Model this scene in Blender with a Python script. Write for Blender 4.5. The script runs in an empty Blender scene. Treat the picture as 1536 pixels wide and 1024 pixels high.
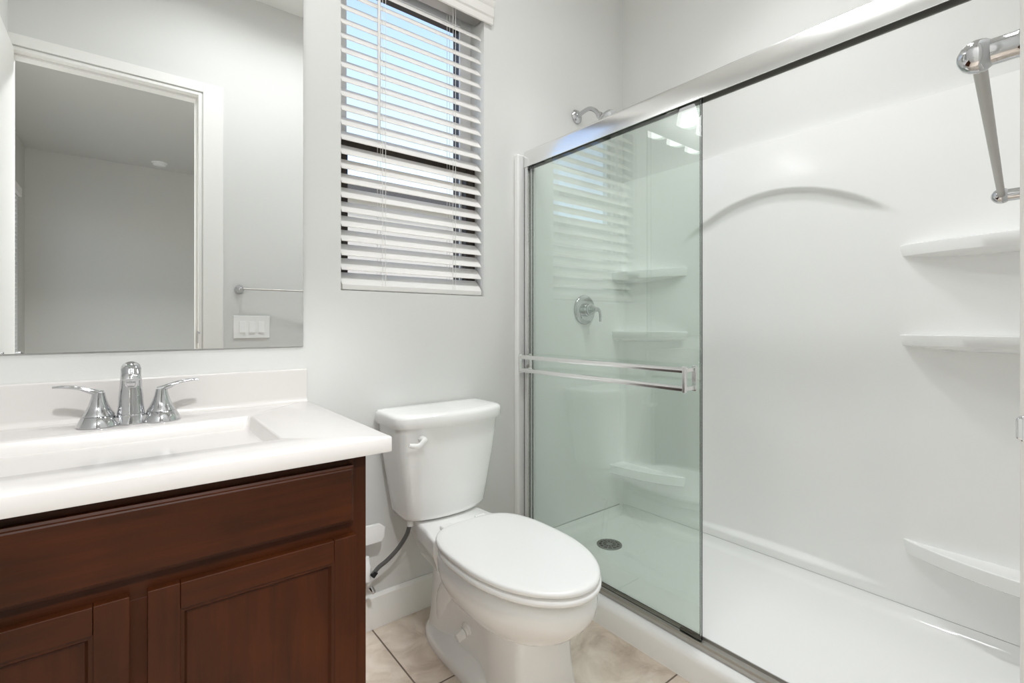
import bpy, bmesh, math
from math import sin, cos, pi, radians
from mathutils import Vector

SC = bpy.context.scene
COL = SC.collection

# ------------------------------------------------------------------ camera, sky, exposure
CAM_Z = 1.094
cd = bpy.data.cameras.new('camera')
cam = bpy.data.objects.new('camera', cd); COL.objects.link(cam)
cam.location = (0.0, 0.0, CAM_Z)
cam.rotation_euler = (radians(90), 0, -radians(38.49))
cd.sensor_width = 36.0
cd.lens = 36.0 * 724.4 / 1536.0
cd.shift_y = -25.5 / 1536.0
cd.clip_start = 0.01
SC.camera = cam

W = bpy.data.worlds.new('sky'); SC.world = W; W.use_nodes = True
nt = W.node_tree; nt.nodes.clear()
sky = nt.nodes.new('ShaderNodeTexSky'); sky.sky_type = 'NISHITA'
sky.sun_disc = False; sky.sun_elevation = radians(48); sky.sun_rotation = radians(200)
sky.air_density = 1.0; sky.dust_density = 0.6; sky.ozone_density = 1.4
bg = nt.nodes.new('ShaderNodeBackground'); bg.inputs[1].default_value = 0.43
wo = nt.nodes.new('ShaderNodeOutputWorld')
hs = nt.nodes.new('ShaderNodeHueSaturation'); hs.inputs['Saturation'].default_value = 0.84
nt.links.new(sky.outputs[0], hs.inputs['Color']); nt.links.new(hs.outputs[0], bg.inputs[0]); nt.links.new(bg.outputs[0], wo.inputs[0])

sun_d = bpy.data.lights.new('sun', 'SUN'); sun_d.energy = 1.5; sun_d.angle = radians(0.6); sun_d.color = (1.0, 0.96, 0.9)
sun = bpy.data.objects.new('sun', sun_d); COL.objects.link(sun)
sun.rotation_euler = (radians(42), 0, radians(20))     # high sun on the street side; it lights the house outside

VS = SC.view_settings
VS.view_transform = 'Standard'; VS.look = 'None'; VS.gamma = 1.0; VS.use_curve_mapping = False
VS.exposure = 0.14
CY = SC.cycles
CY.max_bounces = 14; CY.diffuse_bounces = 12; CY.glossy_bounces = 8; CY.transparent_max_bounces = 24
CY.caustics_reflective = False; CY.caustics_refractive = False
CY.sample_clamp_indirect = 6.0

VANITY_GLOW = 3.8       # frosted shades of the vanity light
CEILING_GLOW = 8.0       # faces of the recessed ceiling lamps
LAMP_COLOUR = (0.962, 0.984, 1.0)
DOWNLIGHTS = [           # recessed lamps above the picture, the bedroom one an added fill: x, y, z, watt, spread
    (0.42, 0.70, 3.10, 7.6, 160, 'recessed ceiling lamp in front of the vanity'),
    (0.98, 0.60, 3.10, 4.4, 150, 'recessed ceiling lamp before the shower door'),
    (1.50, 0.78, 3.10, 4.6, 92, 'recessed ceiling lamp inside the shower'),
    (0.08, -0.98, 3.06, 80, 130, 'added fill lamp in the bedroom ceiling outside the doorway'),
]

# ------------------------------------------------------------------ materials
def srgb(r, g, b):
    def f(c):
        c /= 255.0
        return c / 12.92 if c <= 0.04045 else ((c + 0.055) / 1.055) ** 2.4
    return (f(r), f(g), f(b), 1.0)

def principled(name, col, rough=0.5, metal=0.0, spec=0.5, coat=0.0, noise=0.0, nscale=40.0, bump=0.0, bscale=300.0):
    m = bpy.data.materials.new(name); m.use_nodes = True
    t = m.node_tree; p = t.nodes['Principled BSDF']
    p.inputs['Base Color'].default_value = col
    p.inputs['Roughness'].default_value = rough
    p.inputs['Metallic'].default_value = metal
    p.inputs['Specular IOR Level'].default_value = spec
    p.inputs['Coat Weight'].default_value = coat
    p.inputs['Coat Roughness'].default_value = 0.08
    tc = t.nodes.new('ShaderNodeTexCoord')
    if noise > 0:
        n = t.nodes.new('ShaderNodeTexNoise'); n.inputs['Scale'].default_value = nscale; n.inputs['Detail'].default_value = 3
        t.links.new(tc.outputs['Object'], n.inputs['Vector'])
        r = t.nodes.new('ShaderNodeMapRange'); r.inputs['To Min'].default_value = rough - noise; r.inputs['To Max'].default_value = rough + noise
        t.links.new(n.outputs['Fac'], r.inputs['Value']); t.links.new(r.outputs[0], p.inputs['Roughness'])
    if bump > 0:
        n2 = t.nodes.new('ShaderNodeTexNoise'); n2.inputs['Scale'].default_value = bscale; n2.inputs['Detail'].default_value = 2
        t.links.new(tc.outputs['Object'], n2.inputs['Vector'])
        b = t.nodes.new('ShaderNodeBump'); b.inputs['Strength'].default_value = bump; b.inputs['Distance'].default_value = 0.002
        t.links.new(n2.outputs['Fac'], b.inputs['Height']); t.links.new(b.outputs[0], p.inputs['Normal'])
    return m

def emissive(name, col, strength):
    m = principled(name, col, 0.4)
    p = m.node_tree.nodes['Principled BSDF']
    p.inputs['Emission Color'].default_value = col
    p.inputs['Emission Strength'].default_value = strength
    return m

def wood(name, axis):
    m = bpy.data.materials.new(name); m.use_nodes = True
    t = m.node_tree; p = t.nodes['Principled BSDF']
    tc = t.nodes.new('ShaderNodeTexCoord'); mp = t.nodes.new('ShaderNodeMapping')
    sc = [55.0, 55.0, 55.0]; sc[axis] = 3.0
    mp.inputs['Scale'].default_value = sc
    t.links.new(tc.outputs['Object'], mp.inputs['Vector'])
    n = t.nodes.new('ShaderNodeTexNoise'); n.inputs['Scale'].default_value = 1.0; n.inputs['Detail'].default_value = 6; n.inputs['Roughness'].default_value = 0.65
    n.inputs['Distortion'].default_value = 0.6
    t.links.new(mp.outputs[0], n.inputs['Vector'])
    n2 = t.nodes.new('ShaderNodeTexNoise'); n2.inputs['Scale'].default_value = 5.0; n2.inputs['Detail'].default_value = 3
    t.links.new(tc.outputs['Object'], n2.inputs['Vector'])
    ad = t.nodes.new('ShaderNodeMath'); ad.operation = 'MULTIPLY_ADD'; ad.inputs[1].default_value = 0.43
    ad2 = t.nodes.new('ShaderNodeMath'); ad2.operation = 'MULTIPLY'; ad2.inputs[1].default_value = 0.45
    t.links.new(n2.outputs['Fac'], ad2.inputs[0]); t.links.new(n.outputs['Fac'], ad.inputs[0]); t.links.new(ad2.outputs[0], ad.inputs[2])
    cr = t.nodes.new('ShaderNodeValToRGB')
    cr.color_ramp.elements[0].position = 0.30; cr.color_ramp.elements[0].color = WOOD_DARK
    cr.color_ramp.elements[1].position = 0.72; cr.color_ramp.elements[1].color = WOOD_LIGHT
    t.links.new(ad.outputs[0], cr.inputs[0]); t.links.new(cr.outputs[0], p.inputs['Base Color'])
    p.inputs['Roughness'].default_value = 0.5; p.inputs['Specular IOR Level'].default_value = 0.22
    b = t.nodes.new('ShaderNodeBump'); b.inputs['Strength'].default_value = 0.06; b.inputs['Distance'].default_value = 0.001
    t.links.new(n.outputs['Fac'], b.inputs['Height']); t.links.new(b.outputs[0], p.inputs['Normal'])
    return m
WOOD_DARK = srgb(42, 17, 2); WOOD_LIGHT = srgb(82, 37, 8)

def tile_floor():
    m = bpy.data.materials.new('stone_tile'); m.use_nodes = True
    t = m.node_tree; p = t.nodes['Principled BSDF']
    tc = t.nodes.new('ShaderNodeTexCoord'); mp = t.nodes.new('ShaderNodeMapping')
    mp.inputs['Location'].default_value = (-0.685 + 0.70 * 4, -0.861 + 0.43 * 4, 0)
    t.links.new(tc.outputs['Object'], mp.inputs['Vector'])
    n = t.nodes.new('ShaderNodeTexNoise'); n.inputs['Scale'].default_value = 6.5; n.inputs['Detail'].default_value = 7; n.inputs['Roughness'].default_value = 0.62; n.inputs['Distortion'].default_value = 1.1
    t.links.new(tc.outputs['Object'], n.inputs['Vector'])
    cr = t.nodes.new('ShaderNodeValToRGB'); e = cr.color_ramp.elements
    e[0].position = 0.30; e[0].color = srgb(182, 165, 148)
    e[1].position = 0.68; e[1].color = srgb(230, 219, 206)
    q = e.new(0.48); q.color = srgb(212, 198, 183)
    t.links.new(n.outputs['Fac'], cr.inputs[0])
    br = t.nodes.new('ShaderNodeTexBrick'); br.offset = 0.0; br.squash = 1.0
    br.inputs['Scale'].default_value = 1.0; br.inputs['Brick Width'].default_value = 0.70; br.inputs['Row Height'].default_value = 0.43
    br.inputs['Mortar Size'].default_value = 0.0028; br.inputs['Mortar Smooth'].default_value = 0.1
    br.inputs['Mortar'].default_value = srgb(112, 97, 84)
    t.links.new(mp.outputs[0], br.inputs['Vector'])
    t.links.new(cr.outputs[0], br.inputs['Color1']); t.links.new(cr.outputs[0], br.inputs['Color2'])
    t.links.new(br.outputs['Color'], p.inputs['Base Color'])
    p.inputs['Roughness'].default_value = 0.45
    iv = t.nodes.new('ShaderNodeMath'); iv.operation = 'SUBTRACT'; iv.inputs[0].default_value = 1.0
    t.links.new(br.outputs['Fac'], iv.inputs[1])
    b = t.nodes.new('ShaderNodeBump'); b.inputs['Strength'].default_value = 0.5; b.inputs['Distance'].default_value = 0.002
    t.links.new(iv.outputs[0], b.inputs['Height']); t.links.new(b.outputs[0], p.inputs['Normal'])
    return m

def clear_glass(name, tint, ior=1.5, rmul=1.0):
    m = bpy.data.materials.new(name); m.use_nodes = True
    t = m.node_tree; t.nodes.clear()
    o = t.nodes.new('ShaderNodeOutputMaterial'); mx = t.nodes.new('ShaderNodeMixShader')
    tr = t.nodes.new('ShaderNodeBsdfTransparent'); tr.inputs[0].default_value = tint
    gl = t.nodes.new('ShaderNodeBsdfGlossy'); gl.inputs['Roughness'].default_value = 0.0; gl.inputs[0].default_value = (1, 1, 1, 1)
    lw = t.nodes.new('ShaderNodeFresnel'); lw.inputs['IOR'].default_value = ior
    ge = t.nodes.new('ShaderNodeNewGeometry'); ml = t.nodes.new('ShaderNodeMath'); ml.operation = 'MULTIPLY'
    sb = t.nodes.new('ShaderNodeMath'); sb.operation = 'SUBTRACT'; sb.inputs[0].default_value = 1.0
    t.links.new(ge.outputs['Backfacing'], sb.inputs[1])
    t.links.new(lw.outputs[0], ml.inputs[0]); t.links.new(sb.outputs[0], ml.inputs[1])
    m2 = t.nodes.new('ShaderNodeMath'); m2.operation = 'MULTIPLY'; m2.inputs[1].default_value = rmul
    t.links.new(ml.outputs[0], m2.inputs[0])
    t.links.new(m2.outputs[0], mx.inputs[0]); t.links.new(tr.outputs[0], mx.inputs[1]); t.links.new(gl.outputs[0], mx.inputs[2])
    t.links.new(mx.outputs[0], o.inputs[0])
    return m

M = {}
M['paint'] = principled('wall_paint', srgb(221, 221, 219), 0.6, spec=0.25, bump=0.05, bscale=220)
M['ceil'] = principled('ceiling_paint', srgb(236, 235, 232), 0.8, spec=0.2, bump=0.08, bscale=150)
M['bedpaint'] = principled('bedroom_paint', srgb(214, 213, 209), 0.7, spec=0.2, bump=0.05, bscale=220)
M['trim'] = principled('white_trim', srgb(240, 239, 236), 0.35, noise=0.03)
M['tile'] = tile_floor()
M['carpet'] = principled('beige_carpet', srgb(160, 158, 154), 0.95, spec=0.1, bump=0.6, bscale=500)
M['woodv'] = wood('cherry_wood_upright', 2)
M['woodh'] = wood('cherry_wood_across', 0)
M['woodside'] = wood('cherry_wood_side', 2)
M['marble'] = principled('white_cultured_stone', srgb(216, 212, 209), 0.16, spec=0.5, noise=0.02)
M['acrylic'] = principled('white_acrylic', srgb(240, 240, 239), 0.13, spec=0.5, noise=0.02, nscale=8)
M['china'] = principled('white_china', srgb(248, 248, 247), 0.09, spec=0.55, noise=0.015)
M['plastic'] = principled('white_plastic', srgb(246, 246, 245), 0.25, noise=0.03)
M['chrome'] = principled('chrome', srgb(205, 206, 208), 0.06, metal=1.0, noise=0.015)
M['alu'] = principled('polished_aluminium', srgb(238, 238, 237), 0.2, metal=1.0, noise=0.02)
M['brushed'] = principled('brushed_aluminium', srgb(186, 183, 178), 0.38, metal=1.0, noise=0.04)
M['dark'] = principled('channel_shade', srgb(120, 120, 116), 0.5, noise=0.04)  # grey that stands for the shade inside the shower header
M['steel'] = principled('drain_steel', srgb(150, 150, 147), 0.3, metal=1.0, noise=0.04)
M['black'] = principled('black_gap', srgb(22, 22, 22), 0.7, noise=0.05)
M['blind'] = principled('white_blind', srgb(247, 245, 242), 0.42, noise=0.03)
def lets_light_through(m, share):
    t = m.node_tree; p = t.nodes['Principled BSDF']; o = t.nodes['Material Output']
    tl = t.nodes.new('ShaderNodeBsdfTranslucent'); tl.inputs[0].default_value = p.inputs['Base Color'].default_value
    mx = t.nodes.new('ShaderNodeMixShader'); mx.inputs[0].default_value = share
    t.links.new(p.outputs[0], mx.inputs[1]); t.links.new(tl.outputs[0], mx.inputs[2]); t.links.new(mx.outputs[0], o.inputs[0])
lets_light_through(M['blind'], 0.22)
M['cord'] = principled('white_cord', srgb(232, 230, 226), 0.8, noise=0.03)
M['bronze'] = principled('dark_bronze', srgb(58, 51, 45), 0.5, noise=0.04)
M['vinyl'] = principled('white_vinyl', srgb(240, 240, 240), 0.35, noise=0.03)
M['glass'] = clear_glass('shower_glass', (0.935, 0.962, 0.945, 1), 1.5, 2.0)
M['edge'] = principled('glass_edge', srgb(16, 27, 22), 0.45, spec=0.1, noise=0.03)
M['pane'] = clear_glass('window_glass', (0.985, 0.99, 0.99, 1))
M['mirror'] = principled('mirror_silver', (0.93, 0.94, 0.935, 1), 0.0, metal=1.0)
M['hose'] = principled('braided_hose', srgb(112, 112, 110), 0.4, metal=0.7, bump=0.8, bscale=900)
M['stucco'] = principled('outside_stucco', srgb(188, 180, 168), 0.9, spec=0.1, bump=0.3, bscale=60)
M['gravel'] = principled('outside_ground', srgb(190, 176, 158), 0.95, spec=0.1, bump=0.6, bscale=40)
M['shade'] = emissive('lit_frosted_glass', (0.985, 0.985, 1.0, 1), VANITY_GLOW)
M['lamp'] = emissive('lit_diffuser', (0.975, 0.985, 1.0, 1), CEILING_GLOW)

# ------------------------------------------------------------------ mesh helpers
WL = {}            # world location of every Empty / part (parts are built in world coordinates)

class MB:
    def __init__(s):
        s.v = []; s.f = []; s.mi = []; s.cur = 0
    def add(s, verts, faces):
        b = len(s.v); s.v.extend([tuple(x) for x in verts])
        for f in faces:
            s.f.append([i + b for i in f]); s.mi.append(s.cur)
    def mat(s, i): s.cur = i; return s
    def box(s, x0, x1, y0, y1, z0, z1):
        v = [(x, y, z) for x in (x0, x1) for y in (y0, y1) for z in (z0, z1)]
        s.add(v, [(0, 1, 3, 2), (4, 6, 7, 5), (0, 4, 5, 1), (2, 3, 7, 6), (0, 2, 6, 4), (1, 5, 7, 3)]); return s
    def loft(s, rings, cap0=True, cap1=True, closed=True):
        n = len(rings[0]); v = [p for r in rings for p in r]; f = []
        for k in range(len(rings) - 1):
            for i in range(n if closed else n - 1):
                j = (i + 1) % n
                f.append((k * n + i, k * n + j, (k + 1) * n + j, (k + 1) * n + i))
        if cap0: f.append(tuple(reversed(range(n))))
        if cap1: f.append(tuple((len(rings) - 1) * n + i for i in range(n)))
        s.add(v, f); return s
    def prism(s, poly, axis, a, b):
        def P(u, w, t):
            return {0: (t, u, w), 1: (u, t, w), 2: (u, w, t)}[axis]
        return s.loft([[P(u, w, a) for u, w in poly], [P(u, w, b) for u, w in poly]])
    def lathe(s, prof, c, d=(0, 0, 1), n=32, cap0=True, cap1=True):
        d = Vector(d).normalized(); c = Vector(c)
        u = d.orthogonal().normalized(); w = d.cross(u)
        rings = [[c + d * h + (u * cos(2 * pi * i / n) + w * sin(2 * pi * i / n)) * r for i in range(n)] for r, h in prof]
        return s.loft(rings, cap0, cap1)
    def tube(s, pts, rad, n=16, flat=None, up=(0, 0, 1), sub=0):
        pts = [Vector(p) for p in pts]
        rad = list(rad) if hasattr(rad, '__len__') else [rad] * len(pts)
        flat = flat or [1.0] * len(pts)
        if sub: pts, rad, flat = smooth_path(pts, rad, flat, sub)
        rings = []; ref = Vector(up)
        for i, p in enumerate(pts):
            t = (pts[min(i + 1, len(pts) - 1)] - pts[max(i - 1, 0)]).normalized()
            u = t.cross(ref)
            if u.length < 0.05: u = t.cross(Vector((0, -1, 0)))
            u.normalize(); w = u.cross(t).normalized()
            rings.append([p + u * cos(2 * pi * k / n) * rad[i] + w * sin(2 * pi * k / n) * rad[i] * flat[i] for k in range(n)])
        return s.loft(rings)
    def build(s, name, mats, parent=None, smooth=40, bevel=0.0, seg=2):
        me = bpy.data.meshes.new(name)
        off = WL.get(parent.name, Vector()) if parent else Vector()
        me.from_pydata([Vector(p) - off for p in s.v], [], s.f)
        mats = mats if isinstance(mats, (list, tuple)) else [mats]
        for m in mats: me.materials.append(m)
        for p, i in zip(me.polygons, s.mi): p.material_index = i
        bm = bmesh.new(); bm.from_mesh(me)
        bmesh.ops.recalc_face_normals(bm, faces=bm.faces); bm.to_mesh(me); bm.free()
        if smooth:
            me.polygons.foreach_set('use_smooth', [True] * len(me.polygons))
            me.set_sharp_from_angle(angle=radians(smooth))
        o = bpy.data.objects.new(name, me); COL.objects.link(o)
        if parent: o.parent = parent
        WL[o.name] = off.copy()
        if bevel > 0:
            b = o.modifiers.new('bevel', 'BEVEL'); b.width = bevel; b.segments = seg; b.limit_method = 'ANGLE'; b.angle_limit = radians(35)
            b.harden_normals = True
        return o

def smooth_path(pts, rad, flat, sub):
    P, R, F = [], [], []
    n = len(pts)
    for i in range(n - 1):
        p0, p1, p2, p3 = pts[max(i - 1, 0)], pts[i], pts[i + 1], pts[min(i + 2, n - 1)]
        for k in range(sub):
            t = k / sub; t2 = t * t; t3 = t2 * t
            P.append(0.5 * ((2 * p1) + (p2 - p0) * t + (2 * p0 - 5 * p1 + 4 * p2 - p3) * t2 + (3 * p1 - p0 - 3 * p2 + p3) * t3))
            e = t * t * (3 - 2 * t)
            R.append(rad[i] * (1 - e) + rad[i + 1] * e); F.append(flat[i] * (1 - e) + flat[i + 1] * e)
    P.append(pts[-1]); R.append(rad[-1]); F.append(flat[-1])
    return P, R, F

def rrect(cx, cy, hx, hy, r, z, n=6):
    out = []
    for sx, sy, a0 in ((1, 1, 0), (-1, 1, 90), (-1, -1, 180), (1, -1, 270)):
        for k in range(n + 1):
            a = radians(a0 + 90 * k / n)
            out.append((cx + sx * (hx - r) + r * cos(a), cy + sy * (hy - r) + r * sin(a), z))
    return out

def tag(o, label=None, cat=None, group=None, kind=None):
    if label: o['label'] = label
    if cat: o['category'] = cat
    if group: o['group'] = group
    if kind: o['kind'] = kind
    return o

def thing(name, loc, label, cat, group=None, kind=None):
    o = bpy.data.objects.new(name, None); COL.objects.link(o); o.empty_display_size = 0.05
    o.location = loc; WL[o.name] = Vector(loc)
    return tag(o, label, cat, group, kind)

def struct(o, label=None):
    o['kind'] = 'structure'
    if label: o['label'] = label
    return o

# ------------------------------------------------------------------ measures of the room (metres)
YB = 1.68                 # face of the back wall
XL, XR = -0.452, 2.104    # faces of the left and right walls
YF = 0.02                 # face of the wall with the doorway
CEIL = 3.10
DX0, DX1, DZ = -0.4515, 0.336, 2.44        # doorway
WX0, WX1, WZ0, WZ1 = 0.578, 1.184, 1.2136, 2.44   # window opening
BX0, BX1, BY = -0.90, 3.2, -4.22         # bedroom

# ------------------------------------------------------------------ the setting
b = MB(); b.box(XL - 0.1, XR + 0.1, -0.12, YB + 0.1, -0.1, 0.0)
struct(b.build('floor', M['tile'], smooth=0), 'beige stone tile floor with brown grout lines')
b = MB(); b.box(XL - 0.1, XR + 0.1, YF - 0.13, YB + 0.16, CEIL, CEIL + 0.1)
struct(b.build('ceiling', M['ceil'], smooth=0), 'white bathroom ceiling')
b = MB()                                                   # back wall with the window opening
b.box(XL - 0.1, WX0, YB, YB + 0.16, 0, CEIL); b.box(WX1, XR + 0.1, YB, YB + 0.16, 0, CEIL)
b.box(WX0, WX1, YB, YB + 0.16, 0, WZ0); b.box(WX0, WX1, YB, YB + 0.16, WZ1, CEIL)
struct(b.build('wall_back', M['paint'], smooth=0), 'pale grey back wall holding the window and mirror')
b = MB(); b.box(XL - 0.1, XL, YF, YB, 0, CEIL)
struct(b.build('wall_left', M['paint'], smooth=0), 'pale grey side wall at the end of the vanity')
b = MB(); b.box(XR, XR + 0.1, YF, YB, 0, CEIL)
struct(b.build('wall_right', M['paint'], smooth=0), 'pale grey wall above the shower surround')
b = MB()                                                   # wall with the doorway
b.box(BX0 - 0.1, DX0, YF - 0.13, YF, 0, CEIL); b.box(DX1, BX1 + 0.1, YF - 0.13, YF, 0, CEIL)
b.box(DX0, DX1, YF - 0.13, YF, DZ, CEIL)
struct(b.build('wall_front', M['paint'], smooth=0), 'pale wall around the doorway, seen in the mirror')
b = MB()
b.box(0.4165, 1.343, YB - 0.014, YB - 0.0005, 0, 0.112)
b.prism([(YB - 0.014, 0.112), (YB - 0.0005, 0.112), (YB - 0.0005, 0.122), (YB - 0.005, 0.122)], 0, 0.4165, 1.343)
struct(b.build('baseboard_back', M['trim'], smooth=30), 'white baseboard behind the toilet')
b = MB(); b.box(0.46, 1.343, YF + 0.0005, YF + 0.014, 0, 0.122)
struct(b.build('baseboard_front', M['trim'], smooth=0, bevel=0.003), 'white baseboard beside the doorway')
b = MB()                                                   # door jamb liner, stop and casing
for x0, x1 in ((DX0, DX0 + 0.006), (DX1 - 0.016, DX1)):
    b.box(x0, x1, YF - 0.135, YF + 0.004, 0, DZ)
b.box(DX0 + 0.006, DX1 - 0.016, YF - 0.135, YF + 0.004, DZ - 0.016, DZ)
b.box(DX1 - 0.028, DX1 - 0.016, YF - 0.09, YF - 0.04, 0, DZ - 0.016)
b.box(DX0 + 0.006, DX1 - 0.028, YF - 0.09, YF - 0.04, DZ - 0.028, DZ - 0.016)
struct(b.build('trim_1', M['trim'], smooth=0, bevel=0.002), 'white door jamb lining the doorway')
b = MB()
b.box(DX1 + 0.006, DX1 + 0.108, YF + 0.0005, YF + 0.0105, 0, DZ + 0.06)
b.box(DX0, DX1 + 0.006, YF + 0.0005, YF + 0.0105, DZ + 0.006, DZ + 0.06)
struct(b.build('trim_2', M['trim'], smooth=0, bevel=0.002), 'flat white casing around the doorway')
b = MB(); b.box(DX1 - 0.019, DX1 - 0.0155, YF - 0.035, YF - 0.005, 0.985, 1.055)
b.box(DX1 - 0.019, DX1 - 0.0165, YF - 0.012, YF + 0.008, 1.0405, 1.0525); b.box(DX1 - 0.019, DX1 - 0.009, YF + 0.0065, YF + 0.0095, 1.0415, 1.0515)
tag(b.build('strike_plate', M['chrome'], smooth=0, bevel=0.001), 'small chrome strike plate on the doorway jamb, low in the mirror', 'strike plate')
# open door leaf folded against the left wall
b = MB(); b.box(-0.4515, -0.4285, YF + 0.03, YF + 0.37, 0.012, DZ - 0.02)
d1 = struct(b.build('door_1', M['trim'], smooth=0, bevel=0.002), 'white door leaf standing open against the side wall')
b = MB(); b.lathe([(0.026, 0), (0.026, 0.006), (0.01, 0.009), (0.01, 0.035), (0.024, 0.045), (0.026, 0.06), (0.015, 0.07)], (-0.4285, YF + 0.32, 0.95), (1, 0, 0))
b.build('door_knob', M['chrome'], d1)

# bedroom beyond the doorway
b = MB(); b.box(BX0 - 0.1, BX1 + 0.1, BY - 0.1, YF - 0.13, -0.1, -0.001)
struct(b.build('floor_bedroom', M['carpet'], smooth=0), 'carpeted bedroom floor')
b = MB(); b.box(BX0 - 0.1, BX1 + 0.1, BY - 0.1, YF - 0.13, 3.06, 3.16)
struct(b.build('ceiling_bedroom', M['bedpaint'], smooth=0), 'grey bedroom ceiling seen in the mirror')
b = MB(); b.box(BX0 - 0.1, BX1 + 0.1, BY - 0.1, BY, 0, 3.06)
struct(b.build('wall_bedroom_back', M['bedpaint'], smooth=0), 'plain grey far bedroom wall seen in the mirror')
b = MB(); b.box(BX1, BX1 + 0.1, BY, YF - 0.13, 0, 3.06)
struct(b.build('wall_bedroom_right', M['bedpaint'], smooth=0))
VY0, VY1, VZ0, VZ1 = -3.78, -2.50, 0.75, 2.50
b = MB()
b.box(BX0 - 0.1, BX0, BY, VY0, 0, 3.06); b.box(BX0 - 0.1, BX0, VY1, YF - 0.13, 0, 3.06)
b.box(BX0 - 0.1, BX0, VY0, VY1, 0, VZ0); b.box(BX0 - 0.1, BX0, VY0, VY1, VZ1, 3.06)
struct(b.build('wall_bedroom_left', M['bedpaint'], smooth=0), 'bedroom wall with a bright window at the edge of the mirror')
b = MB()
b.box(BX0 - 0.09, BX0 - 0.05, VY0, VY0 + 0.05, VZ0, VZ1); b.box(BX0 - 0.09, BX0 - 0.05, VY1 - 0.05, VY1, VZ0, VZ1)
b.box(BX0 - 0.09, BX0 - 0.05, VY0 + 0.05, VY1 - 0.05, VZ0, VZ0 + 0.05); b.box(BX0 - 0.09, BX0 - 0.05, VY0 + 0.05, VY1 - 0.05, VZ1 - 0.05, VZ1)
w2 = struct(b.build('window_2', M['vinyl'], smooth=0), 'bright bedroom window at the edge of the mirror')
b = MB(); b.box(BX0 - 0.074, BX0 - 0.068, VY0 + 0.05, VY1 - 0.05, VZ0 + 0.05, VZ1 - 0.05)
b.build('window_pane', M['pane'], w2, smooth=0)
bb = thing('bedroom_blind', (BX0, VY0, VZ0), 'white blind on the bedroom window, sliver at the left of the mirror', 'window blind')
b = MB(); z = VZ0 + 0.05
while z < VZ1 - 0.06:
    b.box(BX0 - 0.04, BX0 - 0.002, VY0 + 0.01, VY1 - 0.01, z, z + 0.003); z += 0.045
b.build('slats', M['blind'], bb, smooth=0)
b = MB(); b.box(BX0 + 0.001, BX0 + 0.03, VY0 - 0.04, VY1 + 0.04, VZ1 - 0.07, VZ1 + 0.02); b.build('valance', M['blind'], bb, smooth=0, bevel=0.004)

sd = thing('smoke_detector', (0.30, -3.92, 3.06), 'round white smoke detector on the bedroom ceiling, seen in the mirror', 'smoke detector')
b = MB(); b.lathe([(0.085, 0), (0.085, -0.012), (0.07, -0.018)], (0.30, -3.92, 3.0595), (0, 0, 1)); b.build('mounting_ring', M['plastic'], sd)
b = MB(); b.lathe([(0.068, -0.018), (0.066, -0.035), (0.05, -0.043), (0.02, -0.045)], (0.30, -3.92, 3.0595), (0, 0, 1)); b.build('sensor_cover', M['plastic'], sd)

# outside
b = MB(); b.box(-14, 16, -14, 20, -0.4, -0.3)
struct(b.build('ground', M['gravel'], smooth=0))
nb = thing('neighbour_house', (1.0, 7.0, -0.3), 'pale stucco house with dark roof edge outside the window', 'house', kind='structure')
b = MB(); b.box(-9, 14, 7.0, 9.0, -0.3, 2.99); b.build('house_wall', M['stucco'], nb, smooth=0)
b = MB(); b.box(-9.2, 14.2, 6.75, 9.2, 2.99, 3.10); b.build('roof_edge', M['bronze'], nb, smooth=0)
b = MB(); b.box(0.6, 1.5, 6.97, 7.0, 1.35, 1.95); b.build('house_window', M['bronze'], nb, smooth=0)

# window: white frame, dark outer frame, dark lower sash, panes
YW = YB + 0.10
def ring(mb, x0, x1, z0, z1, w, y0, y1):
    mb.box(x0, x0 + w, y0, y1, z0, z1); mb.box(x1 - w, x1, y0, y1, z0, z1)
    mb.box(x0 + w, x1 - w, y0, y1, z0, z0 + w); mb.box(x0 + w, x1 - w, y0, y1, z1 - w, z1)
b = MB(); ring(b, WX0, WX1, WZ0, WZ1, 0.056, YW, YW + 0.012)
w1 = struct(b.build('window_1', M['vinyl'], smooth=0, bevel=0.002), 'bathroom window behind white blinds')
ZM = 1.772
b = MB(); ring(b, WX0 + 0.01, WX1 - 0.01, WZ0 + 0.01, WZ1 - 0.01, 0.034, YW + 0.0125, YW + 0.078)
b.build('outer_frame', M['bronze'], w1, smooth=0)
b = MB(); ring(b, WX0 + 0.002, WX1 - 0.002, WZ0 + 0.002, ZM + 0.014, 0.046, YW - 0.034, YW - 0.001)
b.build('lower_sash', M['bronze'], w1, smooth=0, bevel=0.002)
b = MB(); b.box(WX0 + 0.048, WX1 - 0.048, YW - 0.018, YW - 0.014, WZ0 + 0.048, ZM - 0.032); b.build('lower_pane', M['pane'], w1, smooth=0)
b = MB(); b.box(WX0 + 0.044, WX1 - 0.044, YW + 0.045, YW + 0.049, ZM - 0.03, WZ1 - 0.044); b.build('upper_pane', M['pane'], w1, smooth=0)
# ------------------------------------------------------------------ ceiling lamp (above the picture)
def downlight(x, y, z, watt, spread, label, r=0.11):
    t = thing('ceiling_light', (x, y, z), label, 'ceiling light')
    b = MB(); b.lathe([(r + .018, -0.0005), (r + .018, -0.007), (r, -0.012)], (x, y, z)); b.build('lamp_trim', M['trim'], t)
    b = MB(); b.lathe([(r - .002, -0.0125), (r - .004, -0.015), (0.004, -0.016)], (x, y, z)); b.build('diffuser', M['lamp'], t)
    d = bpy.data.lights.new('lamp', 'AREA'); d.shape = 'DISK'; d.size = 2 * r; d.energy = watt; d.spread = radians(spread); d.color = LAMP_COLOUR
    o = bpy.data.objects.new('lamp', d); COL.objects.link(o); o.parent = t; o.location = (0, 0, -0.019)
for args in DOWNLIGHTS: downlight(*args)

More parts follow.
